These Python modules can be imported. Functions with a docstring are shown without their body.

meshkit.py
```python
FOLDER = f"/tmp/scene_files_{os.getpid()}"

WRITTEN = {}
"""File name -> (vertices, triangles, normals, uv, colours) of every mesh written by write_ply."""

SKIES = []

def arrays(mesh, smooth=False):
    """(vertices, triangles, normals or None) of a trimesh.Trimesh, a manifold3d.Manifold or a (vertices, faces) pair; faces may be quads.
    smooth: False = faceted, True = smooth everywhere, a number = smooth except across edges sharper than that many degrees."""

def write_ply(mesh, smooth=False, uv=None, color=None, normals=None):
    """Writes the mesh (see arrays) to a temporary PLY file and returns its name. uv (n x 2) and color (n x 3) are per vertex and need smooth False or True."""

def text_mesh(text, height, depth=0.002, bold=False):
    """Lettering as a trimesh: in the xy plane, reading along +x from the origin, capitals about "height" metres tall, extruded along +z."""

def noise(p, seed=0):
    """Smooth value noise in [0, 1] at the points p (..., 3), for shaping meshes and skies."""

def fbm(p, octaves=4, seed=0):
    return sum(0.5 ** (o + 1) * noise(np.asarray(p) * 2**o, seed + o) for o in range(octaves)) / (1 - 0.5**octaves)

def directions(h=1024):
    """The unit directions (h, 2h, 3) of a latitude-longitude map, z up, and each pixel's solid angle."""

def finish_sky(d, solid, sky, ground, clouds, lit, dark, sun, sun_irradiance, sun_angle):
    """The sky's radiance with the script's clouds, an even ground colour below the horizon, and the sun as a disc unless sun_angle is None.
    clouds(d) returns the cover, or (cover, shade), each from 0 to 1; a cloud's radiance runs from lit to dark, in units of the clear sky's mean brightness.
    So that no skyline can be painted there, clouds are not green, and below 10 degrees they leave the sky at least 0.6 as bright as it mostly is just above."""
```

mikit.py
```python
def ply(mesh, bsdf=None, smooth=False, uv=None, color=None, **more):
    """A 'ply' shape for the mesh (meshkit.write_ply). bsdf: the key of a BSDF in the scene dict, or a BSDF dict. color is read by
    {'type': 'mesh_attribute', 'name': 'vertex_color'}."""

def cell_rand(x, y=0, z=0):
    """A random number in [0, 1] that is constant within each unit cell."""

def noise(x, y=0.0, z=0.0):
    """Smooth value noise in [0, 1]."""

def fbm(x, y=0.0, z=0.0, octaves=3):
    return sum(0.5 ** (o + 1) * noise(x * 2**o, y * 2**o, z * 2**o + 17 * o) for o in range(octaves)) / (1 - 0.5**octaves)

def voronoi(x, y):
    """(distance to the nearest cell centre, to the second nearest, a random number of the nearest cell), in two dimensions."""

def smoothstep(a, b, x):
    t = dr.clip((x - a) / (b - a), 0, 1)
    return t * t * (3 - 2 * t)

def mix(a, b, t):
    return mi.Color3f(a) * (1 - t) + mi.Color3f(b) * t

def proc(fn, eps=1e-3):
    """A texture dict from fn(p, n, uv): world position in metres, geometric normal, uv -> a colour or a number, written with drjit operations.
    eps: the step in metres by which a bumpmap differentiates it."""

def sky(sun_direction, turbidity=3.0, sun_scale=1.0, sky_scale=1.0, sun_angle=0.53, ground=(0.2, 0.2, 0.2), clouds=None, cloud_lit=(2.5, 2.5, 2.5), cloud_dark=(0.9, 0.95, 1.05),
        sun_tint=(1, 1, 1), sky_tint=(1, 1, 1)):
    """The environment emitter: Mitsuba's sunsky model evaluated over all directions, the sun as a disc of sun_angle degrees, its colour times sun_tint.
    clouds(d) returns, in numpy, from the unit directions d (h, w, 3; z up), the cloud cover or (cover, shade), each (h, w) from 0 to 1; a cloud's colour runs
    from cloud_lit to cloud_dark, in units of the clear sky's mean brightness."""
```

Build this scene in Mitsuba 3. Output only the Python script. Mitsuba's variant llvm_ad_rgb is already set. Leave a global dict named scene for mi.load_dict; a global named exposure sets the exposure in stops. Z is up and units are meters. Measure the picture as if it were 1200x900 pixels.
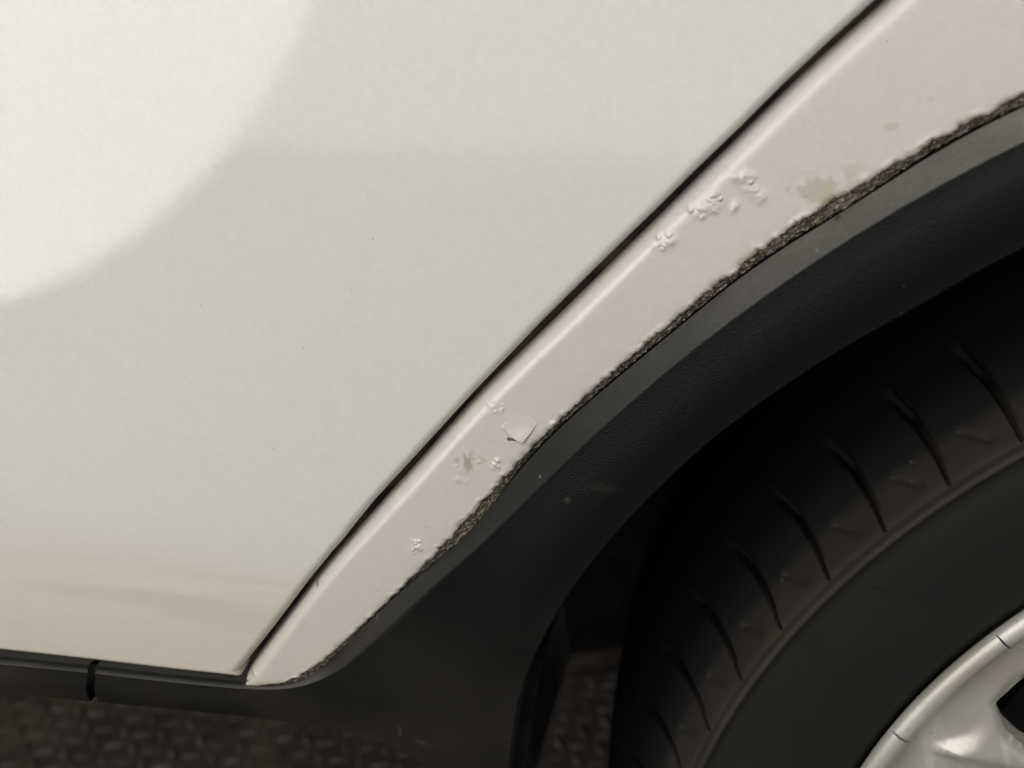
import math, numpy as np, trimesh, shapely, mitsuba as mi, drjit as dr, mikit, meshkit
from shapely.geometry import Polygon, Point, LineString

T = mi.ScalarTransform4f
scene, labels = {}, {}
# ------------------------------------------------------------------ camera, lamps, exposure
exposure = 0.0
scene['camera'] = {'type': 'thinlens', 'fov': 49.55, 'fov_axis': 'x', 'aperture_radius': 0.0022, 'focus_distance': 0.37,
                   'near_clip': 0.02, 'far_clip': 60.0,
                   'to_world': T().look_at(origin=[-0.2798, -0.3191, 0.7136], target=[-0.3643, 0.1367, 0.5263], up=[0, 0, 1])}


def lamp(key, mesh, rgb, label):
    scene[key] = mikit.ply(mesh, 'lamp_housing', smooth=False, emitter={'type': 'area', 'radiance': {'type': 'rgb', 'value': rgb}})
    labels[key] = {'label': label, 'category': 'lamp'}


scene['lamp_housing'] = {'type': 'diffuse', 'reflectance': {'type': 'rgb', 'value': [0.5, 0.5, 0.5]}}


def facing_car(poly, y):            # flat lamp face in the plane y, shining towards +y
    m = trimesh.creation.extrude_polygon(poly, 0.01, engine='earcut')
    v = m.vertices
    keep = np.abs(m.face_normals[:, 2] - 1) < 1e-3
    tri = m.faces[keep]
    p = np.c_[v[:, 0], np.full(len(v), y), v[:, 1]]
    n = np.cross(p[tri[:, 1]] - p[tri[:, 0]], p[tri[:, 2]] - p[tri[:, 0]])
    flip = n[:, 1] < 0
    tri[flip] = tri[flip][:, ::-1]
    return trimesh.Trimesh(p, tri, process=False)


lamp('round_lamp', facing_car(Point(-2.02, 1.205).buffer(1.1225, 48), -1.5), [4.9, 4.8, 4.5], 'large round lamp standing in front of the car side')
lamp('panel_lamp', facing_car(Polygon([(-1.9, .485), (2.4, .515), (2.4, 2.6), (-1.9, 2.6)]), -2.2), [1.25, 1.23, 1.19], 'broad upright lamp panel further from the car')
cm = trimesh.Trimesh([[-2.5, -2.6, 2.9], [2.5, -2.6, 2.9], [2.5, 1.0, 2.9], [-2.5, 1.0, 2.9]], [[0, 2, 1], [0, 3, 2]], process=False)  # unseen panel, added overhead as fill light
lamp('ceiling_fill', cm, [2.1, 2.08, 2.0], 'unseen fill light panel added above the car')

# ------------------------------------------------------------------ materials
N, FB, SS, MX = mikit.noise, mikit.fbm, mikit.smoothstep, mikit.mix


def blob(p, x, z, rx, rz, soft=0.5, jag=0.6, f=300.0):
    d = dr.sqrt(dr.square((p.x - x) / rx) + dr.square((p.z - z) / rz)) + jag * (FB(p.x * f, p.z * f, 3.0) - 0.5) * 2
    return 1 - SS(1 - soft, 1 + soft * 0.3, d)


def specks(p, scale, amount, size=0.03):
    a, b, c = mikit.voronoi(p.x * scale, p.z * scale)
    return dr.select(c < amount, 1 - SS(size * 0.5, size, a), 0.0)


PAINT = (0.455, 0.442, 0.404)


def door_colour(p, n, uv):
    c = mi.Color3f(*PAINT) * (0.955 + 0.03 * FB(p.x * 9, p.z * 9, 1.0) + 0.06 * FB(p.x * 700, p.z * 700, 1.0))
    st = FB(p.x * 14, p.z * 160, 4.0)
    band = SS(0.468, 0.484, p.z) * (1 - SS(0.497, 0.507, p.z)) * SS(-0.56, -0.45, p.x)
    low = 1 - SS(0.455, 0.53, p.z)  # tan dirt film, also painting in the weaker light low on the door
    c = MX(c, mi.Color3f(0.335, 0.297, 0.235), dr.clip(0.24 * band * SS(0.25, 0.75, st) + low * (0.38 + 0.18 * st), 0, 1))
    return MX(c, mi.Color3f(0.10, 0.085, 0.06), 0.45 * specks(p, 55.0, 0.13, 0.02))


def wing_colour(p, n, uv):
    c = mi.Color3f(PAINT[0] * .89, PAINT[1] * .87, PAINT[2] * .88) * (0.95 + 0.03 * FB(p.x * 11, p.z * 11, 2.0) + 0.07 * FB(p.x * 700, p.z * 700, 2.0))
    grime = mi.Color3f(0.30, 0.255, 0.185)
    low = 1 - SS(0.455, 0.51, p.z)
    c = MX(c, mi.Color3f(0.36, 0.31, 0.22), low * (0.06 + 0.22 * FB(p.x * 60, p.z * 60, 2.0)))
    # bare and stained patches
    c = MX(c, mi.Color3f(0.30, 0.268, 0.208), 0.72 * blob(p, -0.2503, 0.6470, 0.0066, 0.0046, 0.4, 0.9, 300))
    c = MX(c, mi.Color3f(0.32, 0.285, 0.22), 0.45 * blob(p, -0.2425, 0.6530, 0.0042, 0.0032, 0.6, 0.9, 300))
    c = MX(c, grime, 0.42 * blob(p, -0.2340, 0.6650, 0.0022, 0.0014, 0.6, 0.9, 500))
    c = MX(c, grime, 0.25 * blob(p, -0.2244, 0.6722, 0.0015, 0.0011, 0.6, 0.9, 600))
    c = MX(c, mi.Color3f(0.19, 0.165, 0.10), 0.62 * blob(p, -0.3535, 0.5530, 0.0026, 0.0032, 0.9, 1.2, 520))
    c = MX(c, grime, 0.6 * blob(p, -0.3492, 0.5548, 0.0030, 0.0013, 0.6, 1.0, 420))
    c = MX(c, grime, 0.5 * blob(p, -0.3575, 0.5540, 0.0012, 0.0014, 0.6, 1.0, 500))
    c = MX(c, mi.Color3f(0.15, 0.13, 0.10), 0.8 * blob(p, -0.4101, 0.4992, 0.0009, 0.0009, 0.5, 0.6, 700))
    c = MX(c, mi.Color3f(0.055, 0.042, 0.025), 0.9 * blob(p, -0.3388, 0.5631, 0.0022, 0.0007, 0.5, 0.8, 600))
    c = MX(c, mi.Color3f(0.25, 0.2, 0.12), 0.75 * blob(p, -0.4383, 0.4568, 0.0014, 0.0010, 0.6, 0.7, 700))
    # dirt creeping out of the corroded edge: uv.y is the distance from it in metres
    edge = (1 - SS(0.0, 0.0030, uv.y)) * SS(0.35, 0.75, FB(p.x * 220, p.z * 220, 5.0))
    c = MX(c, mi.Color3f(0.17, 0.13, 0.085), 0.75 * edge)
    c = MX(c, mi.Color3f(0.3, 0.25, 0.17), 0.25 * (1 - SS(0.0, 0.008, uv.y)) * FB(p.x * 130, p.z * 130, 8.0))
    return MX(c, mi.Color3f(0.12, 0.10, 0.075), 0.6 * specks(p, 75.0, 0.10, 0.025))


def peel(p, n, uv):
    return 7.0e-6 * FB(p.x * 420, p.z * 420, 2.0, octaves=2) + 1.2e-5 * N(p.x * 90, p.z * 90, 5.0)


def paint(fn, alpha=0.008):
    return {'type': 'twosided', 'b': {'type': 'bumpmap', 'tex': mikit.proc(peel, 2.5e-4), 'scale': 1.0,
            'b': {'type': 'roughplastic', 'alpha': alpha, 'int_ior': 1.5, 'diffuse_reflectance': mikit.proc(fn), 'nonlinear': False}}}


scene['door_paint'] = paint(door_colour)
scene['wing_paint'] = paint(wing_colour, 0.10)


def rust_colour(p, n, uv):
    a = FB(uv.x * 1300, uv.y * 2200, 1.0, octaves=3)
    b = FB(uv.x * 2000, uv.y * 3400, 9.0, octaves=2)
    c = MX(mi.Color3f(0.026, 0.021, 0.0165), mi.Color3f(0.115, 0.092, 0.068), SS(0.40, 0.74, a))
    c = MX(c, mi.Color3f(0.26, 0.22, 0.165), 0.8 * SS(0.62, 0.76, b))
    return MX(c, mi.Color3f(0.20, 0.19, 0.17), 0.6 * SS(0.75, 1.0, uv.y * 60) * SS(0.3, 0.6, a))


scene['rust'] = {'type': 'twosided', 'b': {'type': 'principled', 'base_color': mikit.proc(rust_colour), 'roughness': 0.8, 'specular': 0.3}}


def trim_colour(p, n, uv):
    up = SS(0.05, 0.55, n.z)  # up-facing ledges: dust, with their lit tone painted into the colour
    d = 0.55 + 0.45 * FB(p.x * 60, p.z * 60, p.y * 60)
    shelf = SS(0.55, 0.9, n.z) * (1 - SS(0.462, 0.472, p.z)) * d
    c = MX(mi.Color3f(0.0044, 0.0043, 0.0040), mi.Color3f(0.125, 0.12, 0.108), up * d * (0.08 + 0.62 * SS(0.55, 0.685, p.z)) * (0.72 + 0.56 * FB(p.x * 1100, p.z * 1100, p.y * 1100)))  # height fade paints in the dimmer light on the lower ledge
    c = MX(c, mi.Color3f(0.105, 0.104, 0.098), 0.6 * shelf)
    c = MX(c, mi.Color3f(0.06, 0.052, 0.042), (1 - SS(0.43, 0.53, p.z)) * 0.35 * FB(p.x * 35, p.z * 35, 3.0))
    for x, z, rx, rz, a in ((-0.3808, 0.4415, 0.0012, 0.0045, 0.5), (-0.3720, 0.4380, 0.004, 0.0022, 0.35), (-0.3080, 0.5560, 0.006, 0.002, 0.12), (-0.319, 0.551, 0.0012, 0.0012, 0.4)):
        c = MX(c, mi.Color3f(0.05, 0.046, 0.040), a * blob(p, x, z, rx, rz, 0.9, 0.9, 500))
    return MX(c, mi.Color3f(0.16, 0.145, 0.12), 0.45 * specks(p, 160.0, 0.05, 0.08) * up + 0.10 * specks(p, 60.0, 0.10, 0.03))


def grain(p, n, uv):
    a, b, c = mikit.voronoi(p.x * 1100 + p.y * 500, p.z * 1100 + p.y * 500)
    return 3.0e-4 * dr.minimum(b - a, 0.5)


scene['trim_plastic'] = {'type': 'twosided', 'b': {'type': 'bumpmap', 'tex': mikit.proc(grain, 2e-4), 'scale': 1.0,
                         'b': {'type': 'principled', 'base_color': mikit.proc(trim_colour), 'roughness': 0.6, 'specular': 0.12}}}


def tyre_colour(p, n, uv):
    r = dr.sqrt(dr.square(p.x - 0.0093) + dr.square(p.z - 0.3335)) / 1.0148
    d = FB(p.x * 45, p.z * 45, p.y * 45)
    c = mi.Color3f(0.0085, 0.0083, 0.008) * (1.15 - 0.55 * SS(0.297, 0.306, r))  # rubber darkened beyond the shoulder, painting in the shade under the arch
    c = MX(c, mi.Color3f(0.046, 0.039, 0.030), dr.clip((0.25 + 0.6 * d) * (1 - SS(0.2945, 0.2985, r + 0.002 * (d - 0.5))), 0, 1) * (0.22 + 0.42 * SS(0.284, 0.287, r)))
    return MX(c, mi.Color3f(0.13, 0.125, 0.115), 0.35 * specks(p, 170.0, 0.14, 0.07) * SS(0.285, 0.295, r) * (1 - SS(0.298, 0.303, r)))


scene['rubber'] = {'type': 'twosided', 'b': {'type': 'principled', 'base_color': mikit.proc(tyre_colour), 'roughness': 0.6, 'specular': 0.12}}


def rim_colour(p, n, uv):
    a = FB(p.x * 30, p.z * 30, 1.0)
    streak = FB(p.x * 140 + p.z * 40, p.z * 18 - p.x * 12, 4.0)
    c = MX(mi.Color3f(0.42, 0.405, 0.375), mi.Color3f(0.29, 0.265, 0.225), SS(0.3, 0.7, a) * 0.7)
    c = MX(c, mi.Color3f(0.52, 0.51, 0.48), 0.5 * SS(0.60, 0.70, streak) * SS(0.0, 1.0, 1 - SS(0.2165, 0.219, dr.sqrt(dr.square(p.x - 0.0093) + dr.square(p.z - 0.3335)) / 1.0148)))
    return MX(c, mi.Color3f(0.13, 0.11, 0.08), 0.6 * specks(p, 130.0, 0.08, 0.06))


scene['alloy'] = {'type': 'twosided', 'b': {'type': 'principled', 'base_color': mikit.proc(rim_colour), 'roughness': 0.42, 'metallic': 0.45, 'specular': 0.4}}


def dark_proc(lo, hi, f):
    def fn(p, n, uv):
        return MX(mi.Color3f(*lo), mi.Color3f(*hi), SS(0.3, 0.75, FB(p.x * f, p.y * f, p.z * f)))
    return fn


def rough(fn, r=0.75):
    return {'type': 'twosided', 'b': {'type': 'principled', 'base_color': mikit.proc(fn), 'roughness': r, 'specular': 0.1}}


scene['liner_felt'] = rough(dark_proc((0.018, 0.017, 0.016), (0.040, 0.037, 0.033), 40.0))
scene['rubber_seal'] = rough(dark_proc((0.020, 0.018, 0.016), (0.06, 0.05, 0.04), 90.0))
scene['black_flap'] = rough(dark_proc((0.003, 0.003, 0.003), (0.006, 0.006, 0.006), 90.0))
scene['rusty_steel'] = rough(dark_proc((0.010, 0.007, 0.005), (0.022, 0.014, 0.010), 70.0))
scene['underseal'] = rough(dark_proc((0.012, 0.012, 0.012), (0.03, 0.027, 0.024), 30.0))


def floor_colour(p, n, uv):
    c = MX(mi.Color3f(0.052, 0.044, 0.036), mi.Color3f(0.076, 0.059, 0.047), SS(0.35, 0.7, FB(p.x * 9, p.y * 9, 1.0)))
    return MX(c, mi.Color3f(0.035, 0.031, 0.027), SS(0.4, 0.7, FB(p.x * 60, p.y * 60, 1.0)) * 0.6)


scene['plate_steel'] = rough(floor_colour, 0.6)
scene['lug_steel'] = {'type': 'twosided', 'b': {'type': 'principled', 'base_color': mikit.proc(dark_proc((0.055, 0.048, 0.041), (0.105, 0.095, 0.083), 50.0)), 'roughness': 0.5, 'metallic': 0.0, 'specular': 0.15}}

# ------------------------------------------------------------------ body lines, metres: (x along the car, z up)
D = [(-0.1916, 0.7476), (-0.2088, 0.7298), (-0.2272, 0.7117), (-0.2413, 0.6977), (-0.2592, 0.6801), (-0.276, 0.6615), (-0.2849, 0.6522), (-0.2941, 0.642), (-0.3084, 0.6267), (-0.3304, 0.6026), (-0.3427, 0.5883), (-0.3516, 0.5781), (-0.3735, 0.5516), (-0.3901, 0.5317), (-0.3957, 0.5232), (-0.4017, 0.5158), (-0.4128, 0.501), (-0.4272, 0.4803), (-0.4435, 0.4579)]
DB = [(-0.7877, 0.4478), (-0.6594, 0.4508), (-0.5427, 0.4544), (-0.5063, 0.4548), (-0.471, 0.4549), (-0.4486, 0.4552), (-0.4436, 0.4571)]
Q = [(-0.4422, 0.4549), (-0.4405, 0.4579), (-0.4345, 0.4669), (-0.4241, 0.4819), (-0.4096, 0.5024), (-0.3858, 0.5325), (-0.3736, 0.5475), (-0.3516, 0.5749), (-0.3256, 0.6034), (-0.3082, 0.6225), (-0.2915, 0.6409), (-0.2773, 0.6567), (-0.2553, 0.6804), (-0.2375, 0.6978), (-0.2258, 0.7097), (-0.2066, 0.7286), (-0.1876, 0.7475)]
W = [(-0.4412, 0.451), (-0.4294, 0.4539), (-0.4153, 0.4618), (-0.4026, 0.4753), (-0.3842, 0.4958), (-0.3672, 0.5162), (-0.3541, 0.5337), (-0.3354, 0.5592), (-0.308, 0.5893), (-0.2873, 0.61), (-0.2732, 0.6238), (-0.2579, 0.6376), (-0.2335, 0.6546), (-0.2135, 0.6681), (-0.195, 0.6788), (-0.1717, 0.689), (-0.1432, 0.697)]
#TRIM#
V = [(-0.5075, 0.4467), (-0.4756, 0.4469), (-0.4456, 0.4479), (-0.4305, 0.4494), (-0.417, 0.4574), (-0.4077, 0.4663), (-0.3919, 0.4864), (-0.3843, 0.4957), (-0.3775, 0.5032), (-0.3714, 0.5094), (-0.3658, 0.5148), (-0.3591, 0.5212), (-0.351, 0.5309), (-0.34, 0.5484), (-0.3306, 0.5612), (-0.3136, 0.5798), (-0.2918, 0.6013), (-0.2713, 0.6212), (-0.2584, 0.6316), (-0.2471, 0.6395), (-0.2376, 0.6464), (-0.2244, 0.6574), (-0.2007, 0.6716), (-0.1813, 0.6816), (-0.1622, 0.6891), (-0.1435, 0.6943)]
U = [(-0.5002, 0.4526), (-0.4693, 0.4529), (-0.4409, 0.4538), (-0.4258, 0.4553), (-0.409, 0.4621), (-0.3972, 0.4736), (-0.388, 0.4852), (-0.3789, 0.496), (-0.371, 0.5058), (-0.3649, 0.5129), (-0.3584, 0.5199), (-0.3517, 0.5264), (-0.344, 0.5342), (-0.3343, 0.5477), (-0.3242, 0.5591), (-0.3064, 0.5793), (-0.2884, 0.5985), (-0.2669, 0.6182), (-0.2529, 0.6302), (-0.243, 0.6381), (-0.2331, 0.6452), (-0.2223, 0.6527), (-0.2027, 0.6652), (-0.1839, 0.6753), (-0.1656, 0.6829), (-0.1475, 0.688)]
A = [(-0.507, 0.4309), (-0.472, 0.4323), (-0.4407, 0.4332), (-0.4182, 0.4337), (-0.398, 0.4306), (-0.3831, 0.4254), (-0.3684, 0.4168), (-0.3537, 0.4033), (-0.3417, 0.401), (-0.3412, 0.4247), (-0.3386, 0.4488), (-0.3357, 0.468), (-0.329, 0.4881), (-0.32, 0.5113), (-0.3088, 0.5306), (-0.2961, 0.549), (-0.2793, 0.5699), (-0.263, 0.5861), (-0.2485, 0.5988), (-0.2365, 0.6083), (-0.2258, 0.6155), (-0.2156, 0.6234), (-0.1957, 0.6372), (-0.1763, 0.6478), (-0.1583, 0.6554), (-0.1405, 0.6607)]
VO = np.array([0.007, 0.007, 0.007, 0.0052, 0.0034, 0.0016, -0.0002, -0.002, -0.002, -0.002, -0.002, -0.002, -0.002, -0.002, -0.002, -0.002, -0.002, -0.002, -0.002, -0.002, -0.002, -0.002, -0.002, -0.002, -0.002, -0.002])
UO = np.array([-0.004, -0.004, -0.004, -0.0062, -0.0084, -0.0106, -0.0128, -0.015, -0.015, -0.015, -0.015, -0.015, -0.015, -0.015, -0.015, -0.015, -0.015, -0.015, -0.015, -0.015, -0.015, -0.015, -0.015, -0.015, -0.015, -0.015])
AO = np.array([0.004, 0.004, 0.004, 0.004, 0.004, 0.004, 0.004, 0.004, 0.004, 0.004, 0.0, -0.004, -0.008, -0.012, -0.012, -0.012, -0.012, -0.012, -0.012, -0.012, -0.012, -0.012, -0.012, -0.012, -0.012, -0.012])
SV = [(-0.8007, 0.4385), (-0.6689, 0.4422), (-0.5493, 0.4456), (-0.5108, 0.4466)]
SU = [(-0.7843, 0.4443), (-0.6566, 0.4481), (-0.5407, 0.4515), (-0.5034, 0.4526)]
SA = [(-0.8033, 0.425), (-0.6713, 0.4268), (-0.5508, 0.4297), (-0.5111, 0.4307)]
#END#


def S(z):                     # the body side leans in a little above and below z = 0.53
    return 0.22 * (np.asarray(z) - 0.53) ** 2


def spline(pts, n, along=None):
    """n points along the curve through pts (k x any), evenly by index of the control points' own chord length."""
    from scipy.interpolate import PchipInterpolator
    p = np.asarray(pts, float)
    a = np.asarray(along, float) if along is not None else np.r_[0, np.cumsum(np.linalg.norm(np.diff(p, axis=0), axis=1))]
    return PchipInterpolator(a, p, axis=0)(np.linspace(0, a[-1], n) if np.isscalar(n) else n)


def even(p, sigma):            # irons small kinks out of a dense curve, ends kept
    from scipy.ndimage import gaussian_filter1d
    q = gaussian_filter1d(p, sigma, axis=0, mode='nearest')
    w = np.clip(np.minimum(np.arange(len(p)), np.arange(len(p))[::-1]) / (3.0 * sigma), 0, 1)[:, None]
    return p * (1 - w) + q * w


def grid(P, uv=None):
    """Triangles of a grid of points (rows, cols, 3); returns the mesh and the uv list."""
    r, c = P.shape[:2]
    i = np.arange(r * c).reshape(r, c)
    f = np.concatenate([np.stack([i[:-1, :-1], i[1:, :-1], i[1:, 1:]], -1).reshape(-1, 3), np.stack([i[:-1, :-1], i[1:, 1:], i[:-1, 1:]], -1).reshape(-1, 3)])
    return trimesh.Trimesh(P.reshape(-1, 3), f, process=False)


def outward(m):               # make the mean normal face -y
    if m.face_normals[:, 1].mean() > 0:
        m.invert()
    return m


def put(key, mesh, bsdf, label=None, smooth=True, uv=None, kind=None):
    scene[key] = mikit.ply(mesh, bsdf, smooth=smooth, uv=uv)
    if label or kind:
        labels[key] = {**({'label': label} if label else {}), **({'kind': kind} if kind else {})}


def roll(d, r, depth):        # rounding of an edge: 0 inside, depth at the edge (d = 0)
    t = np.clip(1 - d / r, 0, 1)
    return depth * (1 - np.sqrt(np.clip(1 - t * t, 0, 1)))


# ------------------------------------------------------------------ floor of tread plate
FZ = 0.0100
fl = trimesh.creation.box([6.0, 6.0, 0.02])
fl.apply_translation([-0.6, 0, FZ - 0.01])
scene['floor'] = mikit.ply(fl, 'plate_steel')
labels['floor'] = {'label': 'dark brown steel tread plate floor under the car', 'category': 'floor', 'kind': 'structure'}


def lug_mesh(a, h=0.0022, L=0.0088, w=0.0027):
    t = np.linspace(0, 2 * np.pi, 13)[:-1]
    lens = np.c_[L * np.cos(t), w * np.sin(t) * np.abs(np.sin(t)) ** 0.3]
    v = np.vstack([np.c_[lens, np.zeros(12)], np.c_[lens * [0.8, 0.55], np.full(12, h * 0.8)], [[0, 0, h]]])
    f = []
    for k in range(12):
        j = (k + 1) % 12
        f += [[k, j, 12 + j], [k, 12 + j, 12 + k], [12 + k, 12 + j, 24]]
    c, s = math.cos(a), math.sin(a)
    v[:, :2] = v[:, :2] @ np.array([[c, s], [-s, c]])
    return trimesh.Trimesh(v, f, process=False)


rng = np.random.default_rng(5)
lugs = [lug_mesh(math.radians(a), h) for a, h in ((28, .0021), (118, .0021), (31, .0014), (115, .0014), (24, .0008), (121, .0008))]
lug_dict = [mikit.ply(m, 'lug_steel', smooth=30) for m in lugs]
pit, spots = 0.0195, []
for i in range(-88, 45):
    for j in range(-22, 70):
        spots.append((i * pit, j * pit + 0.3, 2 * rng.integers(3) + (i + j) % 2))
spots = np.array(spots)
near = np.minimum(np.hypot(np.maximum(np.abs(spots[:, 0] + 0.72) - 0.26, 0), np.maximum(np.abs(spots[:, 1] - 0.45) - 0.06, 0)),
                  0.02 + np.hypot(np.maximum(np.abs(spots[:, 0] + 0.37) - 0.06, 0), np.maximum(np.abs(spots[:, 1] - 0.53) - 0.06, 0)))
order = np.argsort(near, kind='stable')
for k, idx in enumerate(order[:300]):
    x, y, o = spots[idx]
    key = 'floor__raised_lug' + (f'_{k:03d}' if k else '')
    scene[key] = {**lug_dict[int(o)], 'to_world': T().translate([x, y, FZ])}
rest = trimesh.util.concatenate([lugs[int(o)].copy().apply_translation([x, y, FZ]) for x, y, o in spots[order[300:]]])
put('floor__tread_pattern', rest, 'lug_steel', smooth=30, kind='stuff')

# ------------------------------------------------------------------ car: rear door
labels['car'] = {'label': 'white car with blistered rusty paint beside the black rear wheel arch trim', 'category': 'car'}
Dz = np.array(D[::-1])
Dz = np.vstack([Dz, [(-0.05, 0.90), (0.02, 1.05)]])


def door_right(z):
    return np.interp(z, Dz[:, 1], Dz[:, 0])


DBx = np.array([(-1.6, 0.447)] + DB[:-1] + [(-0.43, 0.4556)])
e = [0.0] + list(np.linspace(0.0001, 0.0045, 26))
while e[-1] < 1.0:
    e.append(e[-1] + min(0.012, (e[-1] - e[-2]) * 1.12))
eu = np.array(e)
ev = eu[eu < 0.6]
zz = np.zeros((len(ev), len(eu)))
xx = np.zeros_like(zz)
for a, dv in enumerate(ev):
    z = np.full(len(eu), 0.455)
    for _ in range(4):
        x = door_right(z) - eu
        z = np.interp(x, DBx[:, 0], DBx[:, 1]) + dv
    xx[a], zz[a] = x, z
dist_r = eu[None, :] * 0.73 + 0 * zz
dist_b = ev[:, None] + 0 * zz
yy = S(zz) + np.maximum(roll(dist_r, 0.0030, 0.0026), roll(dist_b, 0.0022, 0.002))
yy += 6e-5 * (meshkit.noise(np.stack([xx * 14, zz * 14, 0 * xx], -1), 3) - .5)
P = np.stack([xx, yy, zz], -1)
back = P[:, :1] + [0, 0.016, 0]
P = np.concatenate([back, P], 1)
P = np.concatenate([P[:1] + [0, 0.014, 0], P], 0)
put('car__rear_door', outward(grid(P)), 'door_paint', 'plain white rear door left of the diagonal gap with a faint tan dirt line')

# ------------------------------------------------------------------ car: rear wing panel with blisters
ns, nt = 1700, 250
qs = spline(Q, ns, np.r_[0, np.cumsum(np.linalg.norm(np.diff(np.array(Q), axis=0), axis=1))])
ws = even(spline(W, ns, np.r_[0, np.cumsum(np.linalg.norm(np.diff(np.array(Q), axis=0), axis=1))]), 26)
wid = np.linalg.norm(ws - qs, axis=1)
tan = np.gradient(ws, axis=0)
tan /= np.linalg.norm(tan, axis=1, keepdims=True)
nrm = np.c_[tan[:, 1], -tan[:, 0]]           # towards the wheel
qs = qs - nrm * 0.0001                       # the rolled edge runs in under the door
arc = np.r_[0, np.cumsum(np.linalg.norm(np.diff(ws, axis=0), axis=1))]
k0 = np.zeros(ns)
j1 = meshkit.fbm(np.c_[arc * 260, k0, k0], 4, 3) - 0.5
j2 = meshkit.fbm(np.c_[arc * 900, k0 + 5, k0], 3, 4) - 0.5
amp = 0.0003 + 0.0007 * np.clip((meshkit.noise(np.c_[arc * 45, k0, k0], 8) - 0.35) * 2, 0, 1)
ws_j = ws + nrm * (0.0003 + 0.0011 * np.clip((np.arange(ns) / ns - .22) / .15, 0, 1) + j1 * amp * 1.6 + j2 * 0.0011)[:, None]
t = np.linspace(0, 1, nt)
t = np.where(t < 0.25, 0.16 * t / 0.25, np.where(t > 0.85, 0.9 + 0.1 * (t - 0.85) / 0.15, 0.16 + 0.74 * (t - 0.25) / 0.6))
G = qs[:, None] + (ws_j - qs)[:, None] * t[None, :, None]
dq = t[None, :] * wid[:, None]
dw = (1 - t[None, :]) * wid[:, None]
X, Z = G[..., 0], G[..., 1]
Y = S(Z) + 0.0080 * np.clip(1 - dq / 0.0072, 0, 1) ** 3.6 + roll(dw, 0.0016, 0.0010)
Y += np.clip(1 - dq / 0.0005, 0, 1) * 0
Hh = np.zeros_like(Y)                         # blister height


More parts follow.
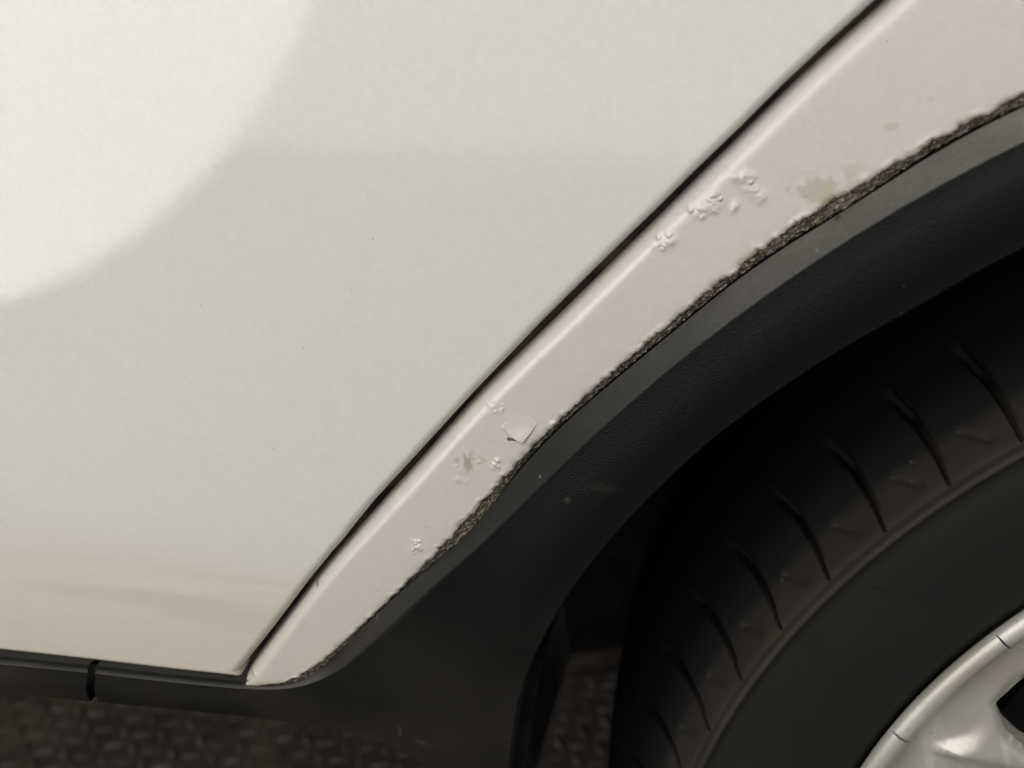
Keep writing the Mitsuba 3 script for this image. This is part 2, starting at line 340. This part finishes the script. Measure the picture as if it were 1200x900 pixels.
def bubbles(cx, cz, n, rx, rz, ang, r0, r1, h0, h1, seed):
    g = np.random.default_rng(seed)
    c, s = math.cos(ang), math.sin(ang)
    for _ in range(n):
        a, b = g.normal(0, 0.5, 2)
        x, z = cx + (a * rx * c - b * rz * s), cz + (a * rx * s + b * rz * c)
        r, h, el, th = g.uniform(r0, r1), g.uniform(h0, h1), g.uniform(0.6, 1.0), g.uniform(0, 3.14)
        m = (np.abs(X - x) < 3 * r) & (np.abs(Z - z) < 3 * r)
        dx, dz = X[m] - x, Z[m] - z
        u, v = dx * math.cos(th) + dz * math.sin(th), -dx * math.sin(th) + dz * math.cos(th)
        q = np.sqrt((u / r) ** 2 + (v / (r * el)) ** 2)
        Hh[m] = np.maximum(Hh[m], 0.90 * h * np.exp(-q ** 2.2 * 1.1))


bubbles(-0.2715, 0.6485, 11, 0.0062, 0.0018, -0.75, 0.0009, 0.0020, 0.0003, 0.0008, 1)
bubbles(-0.2685, 0.6452, 6, 0.0040, 0.0014, -0.6, 0.0012, 0.0024, 0.0002, 0.0005, 2)
bubbles(-0.2805, 0.6422, 13, 0.0046, 0.0034, 0.6, 0.0009, 0.0020, 0.0003, 0.0008, 3)
bubbles(-0.2838, 0.6392, 8, 0.0036, 0.0026, 0.9, 0.0006, 0.0013, 0.0002, 0.0006, 4)
bubbles(-0.2930, 0.6305, 13, 0.0042, 0.0026, 0.5, 0.0007, 0.0016, 0.0002, 0.0006, 5)
for x0_, z0_, u0_, v0_, a0_, h0_ in ((-0.2722, 0.6480, 0.0042, 0.0015, -0.72, 0.0007), (-0.2803, 0.6418, 0.0028, 0.0021, 0.3, 0.0006), (-0.2925, 0.6300, 0.0026, 0.0017, 0.2, 0.0004)):
    u_ = (X - x0_) * math.cos(a0_) + (Z - z0_) * math.sin(a0_)
    v_ = -(X - x0_) * math.sin(a0_) + (Z - z0_) * math.cos(a0_)
    Hh = np.maximum(Hh, h0_ * np.exp(-(u_ / u0_) ** 2 - (v_ / v0_) ** 2) * (0.5 + meshkit.noise(np.stack([X * 420, Z * 420, 0 * X], -1), 31)))
bubbles(-0.3446, 0.5735, 12, 0.0040, 0.0018, -0.15, 0.0005, 0.0010, 0.0001, 0.0003, 6)
bubbles(-0.3716, 0.5204, 13, 0.0030, 0.0026, 0.5, 0.0006, 0.0013, 0.0002, 0.0006, 7)
bubbles(-0.3545, 0.5515, 10, 0.0050, 0.0040, 0.5, 0.0010, 0.0022, 0.0001, 0.0003, 8)
bubbles(-0.4378, 0.4575, 6, 0.0018, 0.0014, 0.5, 0.0004, 0.0008, 0.0002, 0.0005, 9)
bubbles(-0.3443, 0.5540, 5, 0.0030, 0.0012, 0.8, 0.0008, 0.0014, 0.0002, 0.0005, 10)
ruff = meshkit.fbm(np.stack([X * 800, Z * 800, 0 * X], -1), 3, 6)
Hh *= 0.5 + 1.0 * ruff
# lifted, crumbling paint lip along the corroded edge
lip = np.exp(-((dw - 0.0011) / 0.0010) ** 2) * (np.clip(meshkit.fbm(np.stack([X * 330, Z * 330, 0 * X], -1), 3, 11) - 0.42, 0, 1) * 3)
Hh += lip * 0.00028
# shallow swelling round the lifted flake and the bare patch's edge
FLAKE = Polygon([(-0.3425, 0.5672), (-0.3399, 0.5645), (-0.3381, 0.5634), (-0.3356, 0.5621), (-0.3345, 0.5636), (-0.3327, 0.5660), (-0.3310, 0.5690), (-0.3330, 0.5712), (-0.3385, 0.5715)])
fm_ = (np.abs(X + 0.3368) < 0.009) & (np.abs(Z - 0.5665) < 0.009)
fp_ = shapely.points(X[fm_], Z[fm_])
fin = shapely.contains(FLAKE, fp_)
low_ = LineString([(-0.3401, 0.5646), (-0.3381, 0.5634), (-0.3356, 0.5621), (-0.3345, 0.5636), (-0.3327, 0.5660), (-0.3312, 0.5688)])
fd = shapely.distance(fp_, low_)
tipd = np.hypot(X[fm_] + 0.3356, Z[fm_] - 0.5621)
Hh[fm_] += np.where(fin, 0.0011 * np.exp(-(fd / 0.0042) ** 2) * np.exp(-(tipd / 0.0062) ** 2), 0)
ps = np.sqrt(((X + 0.2497) / 0.0085) ** 2 + ((Z - 0.6476) / 0.0052) ** 2) + 0.9 * 2 * (meshkit.fbm(np.stack([X * 260, Z * 260, 3 + 0 * X], -1), 3, 0) - 0.5)
Hh += 0.00004 * np.clip((ps - 0.75) / 0.25, 0, 1) * np.clip(2 - ps, 0, 1)
Hh += 2.5e-5 * (meshkit.fbm(np.stack([X * 60, Z * 60, 0 * X], -1), 3, 21) - 0.5)
P = np.stack([X, Y - Hh, Z], -1)
uv = np.stack([np.broadcast_to(arc[:, None], X.shape), dw], -1)
P = np.concatenate([P[:, :1] + [0, 0.016, 0], P, P[:, -1:] + [0, 0.004, 0]], 1)
uv = np.concatenate([uv[:, :1], uv, uv[:, -1:]], 1)
put('car__rear_wing_panel', outward(grid(P)), 'wing_paint', 'white wing strip with rust blisters and peeling paint between door gap and arch trim', uv=uv.reshape(-1, 2))

# ------------------------------------------------------------------ corroded seam between the panel and the arch trim
SEAM_V = np.array(V[2:])
nS = 1800
vs = even(spline(SEAM_V, nS), 30)
tree_w = LineString(np.array(W))
wl = []
for p in vs:
    q = tree_w.interpolate(tree_w.project(Point(p)))
    wl.append((q.x, q.y))
wl = np.array(wl)
gap = wl - vs
gl = np.maximum(np.linalg.norm(gap, axis=1, keepdims=True), 1e-6)
wl = wl + gap / gl * 0.0022                   # runs in under the panel's edge
vs2 = vs - gap / gl * 0.0004
rt = np.linspace(0, 1, 34)
R_ = wl[:, None] + (vs2 - wl)[:, None] * rt[None, :, None]
sa = np.r_[0, np.cumsum(np.linalg.norm(np.diff(vs, axis=0), axis=1))]
SA_, RT = np.meshgrid(sa, rt, indexing='ij')
dist_ = RT * (gl + 0.003)
rough_ = meshkit.fbm(np.stack([SA_ * 900, dist_ * 1700, 0 * RT], -1), 4, 17)
Yr = S(R_[..., 1]) + 0.0024 - 0.0022 * (rough_ - 0.3) - 0.0006 * np.sin(RT * np.pi)
put('car__corroded_seam', outward(grid(np.stack([R_[..., 0], Yr, R_[..., 1]], -1))), 'rust', 'rough brown corroded seam along the top of the black arch trim', uv=np.stack([SA_, dist_], -1).reshape(-1, 2))


# ------------------------------------------------------------------ black plastic arch trim and sill trim
def trim_section(pv, pu, pa, n):
    """rows of points for columns of V, U, A (n x 3): return, ledge, crest, face, lip, return, rounded by corner cutting."""
    ret = lambda p, a, b: p + np.array([0, a, 0]) + b
    out = (pa - pu)
    out[:, 1] = 0
    out /= np.maximum(np.linalg.norm(out, axis=1, keepdims=True), 1e-6)
    mid = 0.5 * (pu + pa) + np.array([0, -0.0025, 0])
    dn = pu - pv
    dn[:, 1] = 0
    dn /= np.maximum(np.linalg.norm(dn, axis=1, keepdims=True), 1e-6)
    rows = [ret(pv, 0.016, dn * 0.016), ret(pv, 0.0012, dn * 0.0008), pv, pv + (pu - pv) * 0.12, pu + (pv - pu) * 0.16, pu, pu + (pa - pu) * 0.05, mid, pa + (pu - pa) * 0.06, pa, ret(pa, 0.004, out * 0.0006), ret(pa, 0.028, out * 0.001)]
    rows = np.stack(rows)
    for _ in range(3):
        a = rows[:-1] * 0.75 + rows[1:] * 0.25
        b = rows[:-1] * 0.25 + rows[1:] * 0.75
        mid_ = np.empty((2 * len(a),) + a.shape[1:])
        mid_[0::2], mid_[1::2] = a, b
        rows = np.concatenate([rows[:1], mid_, rows[-1:]])
    return rows


def lift3(pts, off):
    p = np.asarray(pts, float)
    return np.c_[p[:, 0], S(p[:, 1]) + off, p[:, 1]]


va, ua, aa = lift3(V, VO), lift3(U, UO), lift3(A, AO)
al = np.r_[0, np.cumsum(np.linalg.norm(np.diff(ua, axis=0), axis=1))]
nc = 700
rows = trim_section(*[even(spline(c, nc, al), g) for c, g in ((va, 16), (ua, 26), (aa, 12))], nc)
cap = rows[:, :1].mean(0, keepdims=True) + [0, 0.006, 0]
put('car__wheel_arch_trim', outward(grid(rows)), 'trim_plastic', 'black grained plastic wheel arch trim with an upper ledge grey from dust and painted light')
va, ua, aa = lift3(SV, VO[0]), lift3(SU, UO[0]), lift3(SA, AO[0])
al = np.r_[0, np.cumsum(np.linalg.norm(np.diff(ua, axis=0), axis=1))]
rows = trim_section(spline(va, 160, al), spline(ua, 160, al), spline(aa, 160, al), 160)
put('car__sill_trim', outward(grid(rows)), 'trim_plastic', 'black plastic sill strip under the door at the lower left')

# small dark plug pushed into the ledge of the trim
pk = trimesh.creation.icosphere(2, 0.0013)
pk.apply_scale([1, 0.8, 1])
pk.apply_translation([-0.2452, float(S(0.6395)) - 0.0035, 0.6395])
put('car__wheel_arch_trim__plug', pk, 'rubber_seal')
# stone guard flap behind the front foot of the arch trim
gp = np.array([(-0.3440, 0.4685), (-0.3300, 0.4690), (-0.3330, 0.4480), (-0.3385, 0.4000), (-0.3480, 0.4000)])
gm = trimesh.creation.extrude_polygon(Polygon(gp), 0.003, engine='earcut')
gm.vertices = np.c_[gm.vertices[:, 0], 0.014 + gm.vertices[:, 2], gm.vertices[:, 1]]
put('car__wheel_arch_trim__stone_guard', gm, 'black_flap', smooth=False)

# rubber seal and inner flange seen in the depth of the door gap
dd_ = spline(np.array(D[::-1]), 300)
n2 = np.gradient(dd_, axis=0)
n2 /= np.linalg.norm(n2, axis=1, keepdims=True)
n2 = np.c_[n2[:, 1], -n2[:, 0]]
off = np.array([-0.012, -0.004, 0.001, 0.004, 0.009, 0.016])
dep = np.array([0.012, 0.011, 0.0095, 0.011, 0.013, 0.014])
P = dd_[:, None] + n2[:, None] * off[None, :, None]
put('car__door_seal', outward(grid(np.stack([P[..., 0], S(P[..., 1]) + dep, P[..., 1]], -1))), 'rubber_seal')
sl = np.array([[x, z] for x in np.linspace(-1.6, -0.425, 60) for z in (0.44, 0.4475, 0.456, 0.475)]).reshape(60, 4, 2)
put('car__sill', outward(grid(np.stack([sl[..., 0], S(sl[..., 1]) + 0.016, sl[..., 1]], -1))), 'underseal')

# ------------------------------------------------------------------ underside and wheel housing
ub = np.array([[(x, 0.010, 0.4305), (x, 0.06, 0.405), (x, 0.20, 0.345), (x, 0.24, 0.340), (x, 1.7, 0.345)] for x in np.linspace(-1.9, -0.355, 40)])
um = grid(ub)
put('car__underbody', um, 'underseal', smooth=30)
ub2 = np.array([[(x, 0.305, 0.372), (x, 0.6, 0.36), (x, 1.7, 0.36)] for x in np.linspace(-0.362, 1.7, 12)])
put('car__underbody__rear_floor', grid(ub2), 'underseal', smooth=30)
LA = np.radians(np.linspace(20, 190, 120))
LR = 0.394 + 0.004 * np.sin(LA * 9) - 0.034 * np.clip((LA - math.radians(158)) / math.radians(22), 0, 1) ** 1.3
ly = np.array([0.012, 0.03, 0.06, 0.12, 0.2, 0.27, 0.30])
lr = np.array([-0.012, 0.0, 0.003, 0.006, 0.004, 0.0, -0.16])
P = np.stack([np.stack([(LR + d) * np.cos(LA), np.full(len(LA), y), 0.35 + (LR + d) * np.sin(LA)], -1) for y, d in zip(ly, lr)])
put('car__wheel_housing', grid(P), 'liner_felt')
# suspension arm crossing behind the wheel opening
am = trimesh.creation.cylinder(0.011, segment=[[-0.44, 0.32, 0.222], [-0.20, 0.32, 0.292]], sections=24)
put('car__suspension_arm', am, 'rusty_steel')

# ------------------------------------------------------------------ wheel
WZ = 0.0                                      # the wheel is built round its own axis, then set in place
WK, WC = 1.0148, np.array([0.0093, 0.030, 0.3335])


def in_place(m):
    m.vertices = m.vertices * WK + WC
    return m


prof = np.array([(0.060, 0.205), (0.032, 0.2195), (0.0185, 0.2275), (0.0125, 0.2330), (0.0080, 0.2420), (0.0045, 0.2540), (0.0020, 0.2680), (0.0012, 0.2800), (0.0012, 0.2850), (0.0008, 0.2858), (-0.0014, 0.2864), (-0.0022, 0.2876), (-0.0012, 0.2889), (0.0018, 0.2896), (0.0035, 0.2915), (0.0085, 0.2940), (0.0150, 0.2975), (0.0230, 0.3025), (0.0320, 0.3090), (0.0420, 0.3170), (0.0530, 0.3245), (0.0640, 0.3290), (0.0780, 0.3305), (0.0795, 0.3240), (0.0870, 0.3240), (0.0885, 0.3312), (0.1180, 0.3328), (0.1195, 0.325), (0.1270, 0.325), (0.1285, 0.3328), (0.1700, 0.330), (0.2000, 0.323), (0.2250, 0.305), (0.2400, 0.280), (0.2350, 0.250), (0.2150, 0.222)])
prof[:, 1] = np.where(prof[:, 1] > 0.2896, 0.2896 + (prof[:, 1] - 0.2896) * 0.67, prof[:, 1])
pp = []
for a, b in zip(prof[:-1], prof[1:]):
    k = max(1, int(np.linalg.norm(b - a) / (0.0007 if 0.285 < a[1] < 0.3 and a[0] < 0.02 else 0.0016 if a[1] > 0.28 and a[0] < 0.075 else 0.004)))
    pp += [a + (b - a) * q / k for q in range(k)]
pp = np.array(pp + [prof[-1]])
sm = pp.copy()
for _ in range(3):
    sm[1:-1] = 0.25 * sm[:-2] + 0.5 * sm[1:-1] + 0.25 * sm[2:]
keepsharp = ((pp[:, 1] > 0.2855) & (pp[:, 1] < 0.2905)) | (pp[:, 0] > 0.075)
pp = np.where(keepsharp[:, None], 0.8 * pp + 0.2 * sm, sm)
tn = np.gradient(pp, axis=0)
tn /= np.linalg.norm(tn, axis=1, keepdims=True)
nn = np.c_[-tn[:, 1], tn[:, 0]]                # outward normal in (y, R)
NP = 69
base = np.concatenate([np.linspace(0, 0.44, 12)[:-1], np.linspace(0.44, 0.56, 23), np.linspace(0.56, 1, 12)[1:-1]])
phase = np.concatenate([k + base for k in range(NP)] + [[NP]])
th = phase / NP * 2 * np.pi + math.radians(134.4) - 0.5 / NP * 2 * np.pi
fr = phase % 1.0
jit = 0.02 * np.sin(np.floor(phase) * 2.4)
Rr, Yp = pp[:, 1], pp[:, 0]
front_side = Yp < 0.079
s_g = np.clip((Rr - 0.2900) / 0.022, 0, 1) * front_side      # 0 at the ridge, 1 on the shoulder
wd = 0.022 + 0.046 * s_g ** 0.8                               # half width, in pitches
dp = np.where((Rr > 0.2902) & front_side, 0.0016 + 0.0070 * s_g ** 0.8, 0) * (1 - np.clip((Rr - 0.3045) / 0.0065, 0, 1))
ang_off = 0.5 + 0.10 * s_g ** 2 - 0.05 * np.sin(s_g * np.pi)
gx = np.abs(fr[:, None] - ang_off[None]) / wd[None]
cut = dp[None] * np.clip(2.6 - gx * 2.0, 0, 1) * (gx < 1.3)
nx = fr[:, None] - (0.98 - (Rr[None] - 0.293) * 30)
nx = nx - np.round(nx)
notch = 0.0013 * np.clip(1 - np.abs((Rr[None] - 0.2945 - 0.010 * nx) / 0.0011), 0, 1) * (np.abs(nx) < 0.20) * (Yp[None] < 0.02)
ribs = 0.00022 * np.clip(np.sin(phase[:, None] * 2 * np.pi * 9), -0.3, 1) * ((Rr > 0.2345) & (Rr < 0.2385) & (Yp < 0.03))[None] * 0
raised = np.zeros((len(th), len(Rr)))
aw = (np.degrees(th) % 360)
sidew = (Yp < 0.01) & (Rr < 0.284)
for c0, c1, r0, r1 in ((131, 149, 0.2662, 0.2662), (128, 143, 0.2755, 0.2755), (133, 141.5, 0.2480, 0.2480), (143.5, 147, 0.2480, 0.2480), (127, 152, 0.2400, 0.2400)):
    raised += 0.0010 * ((aw > c0) & (aw < c1))[:, None] * np.clip(1.6 - np.abs(Rr - (r0 + r1) / 2) / 0.0012, 0, 1)[None] * sidew[None]
Yt = Yp[None] + nn[None, :, 0] * (raised - cut - notch)
Rt = Rr[None] + nn[None, :, 1] * (raised - cut - notch)
P = np.stack([Rt * np.cos(th)[:, None], Yt, WZ + Rt * np.sin(th)[:, None]], -1)
tm = grid(P)
c_ = P[:, len(pp) // 3] - [0, 0.1, WZ]
if (tm.vertex_normals.reshape(P.shape)[:, len(pp) // 3] * c_).sum() < 0:
    tm.invert()
put('car__wheel__tyre', in_place(tm), 'rubber', 'dusty black tyre with slotted shoulder blocks')

# alloy rim: flange, face with rounded windows, raised spokes
fp = np.array([(0.075, 0.208), (0.030, 0.2175), (0.0190, 0.2240), (0.0165, 0.2282), (0.0140, 0.2293), (0.0115, 0.2285), (0.0100, 0.2262), (0.0098, 0.2240), (0.0110, 0.2222), (0.0150, 0.2195), (0.0175, 0.2185), (0.0230, 0.2180)])
for _ in range(2):
    q_ = np.empty((2 * (len(fp) - 1), 2))
    q_[0::2], q_[1::2] = fp[:-1] * 0.75 + fp[1:] * 0.25, fp[:-1] * 0.25 + fp[1:] * 0.75
    fp = np.vstack([fp[:1], q_, fp[-1:]])
ta = np.radians(np.linspace(0, 360, 721))
P = np.stack([fp[None, :, 1] * np.cos(ta)[:, None], 0 * ta[:, None] + fp[None, :, 0], WZ + fp[None, :, 1] * np.sin(ta)[:, None]], -1)
fmesh = grid(P)
put('car__wheel__flange', in_place(fmesh), 'alloy', 'bright curved outer lip of the alloy wheel')
SP = 10


def polar(r, a):
    return np.array([r * math.cos(math.radians(a)), r * math.sin(math.radians(a))])


win, pads = [], []
for k in range(SP):
    g = 36 * k
    w_ = [polar(0.2022, 143.4 - i * 2.0 + g) for i in range(9)][::-1] + [polar(0.2016, 147.2 + g), polar(0.1976, 148.0 + g), polar(0.1905, 149.2 + g), polar(0.1808, 149.8 + g), polar(0.15, 148 + g), polar(0.10, 141 + g), polar(0.085, 137 + g), polar(0.10, 133 + g), polar(0.16, 127 + g)]
    win.append(Polygon(w_).buffer(-0.0035).buffer(0.0035, 10))
    pads.append(Polygon([polar(0.2085, 155.9 + g), polar(0.2005, 152.0 + g), polar(0.2005, 149.0 + g), polar(0.193, 146 + g), polar(0.14, 144 + g), polar(0.08, 146 + g), polar(0.08, 152 + g), polar(0.1736, 152.7 + g)]))
wins = shapely.union_all(win)
face = Point(0, 0).buffer(0.2183, 220).difference(wins).difference(Point(0, 0).buffer(0.03, 40))
step = 0.0023
gx_, gy_ = np.meshgrid(np.arange(-0.22, 0.22, step), np.arange(-0.22, 0.22, step))
gx_[::2] += step / 2
inner = np.c_[gx_.ravel(), gy_.ravel()]
inner = inner[shapely.contains_xy(face.buffer(-0.0011), inner[:, 0], inner[:, 1])]
rings = [face.exterior] + list(face.interiors)
walls, pts = [], [inner]
for rg in rings:
    n_ = int(rg.length / 0.0012)
    p_ = np.array([rg.interpolate(i / n_, normalized=True).coords[0] for i in range(n_)])
    pts.append(p_)
    q_ = np.array([[np.r_[x, 0.0226, y], np.r_[x, 0.0315, y]] for x, y in np.vstack([p_, p_[:1]])])
    walls.append(grid(q_))
pts = np.vstack(pts)
from scipy.spatial import Delaunay
tri = Delaunay(pts).simplices
cen = pts[tri].mean(1)
tri = tri[shapely.contains_xy(face, cen[:, 0], cen[:, 1])]
sp = shapely.points(pts)
edge = shapely.distance(sp, wins.boundary)
padu = shapely.union_all(pads)
din = shapely.distance(sp, padu.boundary) * np.where(shapely.contains_xy(padu, pts[:, 0], pts[:, 1]), 1, -1)
pq = np.clip((din + 0.0008) / 0.0050, 0, 1)
an = np.degrees(np.arctan2(pts[:, 1], pts[:, 0]))
loc = (an - 150 + 18) % 36 - 18                 # angle from the middle of the nearest spoke
ramp = np.clip((loc + 1.0) * np.hypot(pts[:, 0], pts[:, 1]) / 0.24 / 5.5, 0.02, 1)
rr = np.hypot(pts[:, 0], pts[:, 1])
h = 0.0060 * ramp * pq * pq * (3 - 2 * pq) - roll(edge, 0.0026, 0.0026) + 0.003 * np.clip((0.2183 - rr) / 0.02, 0, 1)
sk = trimesh.Trimesh(np.c_[pts[:, 0], 0.0236 - h, pts[:, 1]], tri, process=False)
outward(sk)
put('car__wheel__spoke_face', in_place(trimesh.util.concatenate([sk] + walls)), 'alloy', 'dull silver alloy spokes with brake dust streaks', smooth=50)
bp_ = np.array([(0.046, 0.2165), (0.10, 0.205), (0.22, 0.205)])
P = np.stack([bp_[None, :, 1] * np.cos(ta)[::6, None], 0 * ta[::6, None] + bp_[None, :, 0], WZ + bp_[None, :, 1] * np.sin(ta)[::6, None]], -1)
put('car__wheel__barrel', in_place(grid(P)), 'underseal')
bd = trimesh.creation.cylinder(0.150, 0.022, sections=96)
bd.apply_transform(trimesh.transformations.rotation_matrix(math.pi / 2, [1, 0, 0]))
bd.apply_translation([0, 0.11, WZ])
put('car__wheel__brake_disc', in_place(bd), 'underseal', smooth=30)
for k, a in enumerate((140.3, 154.1)):         # dark radial scratches across the lip
    sc = np.array([(0.0120, 0.2289), (0.0107, 0.2275), (0.0096, 0.2262), (0.0093, 0.2250), (0.0092, 0.2240), (0.0098, 0.2230), (0.0110, 0.2220)])
    wq = np.array([0.00018, 0.0003, 0.00032, 0.0003, 0.00026, 0.0002, 0.00012])
    ar = math.radians(a + 0.25)
    er, et = np.array([math.cos(ar), 0, math.sin(ar)]), np.array([-math.sin(ar), 0, math.cos(ar)])
    P = np.stack([sc[:, 1:] * er + np.array([0, 1, 0]) * (sc[:, :1] - 0.00025) + et * (wq * d_ + np.linspace(0, -0.0006, 7))[:, None] for d_ in (-1, 1)])
    put('car__wheel__lip_scratch' + (f'_{k:03d}' if k else ''), in_place(grid(P)), 'rubber_seal', smooth=False)
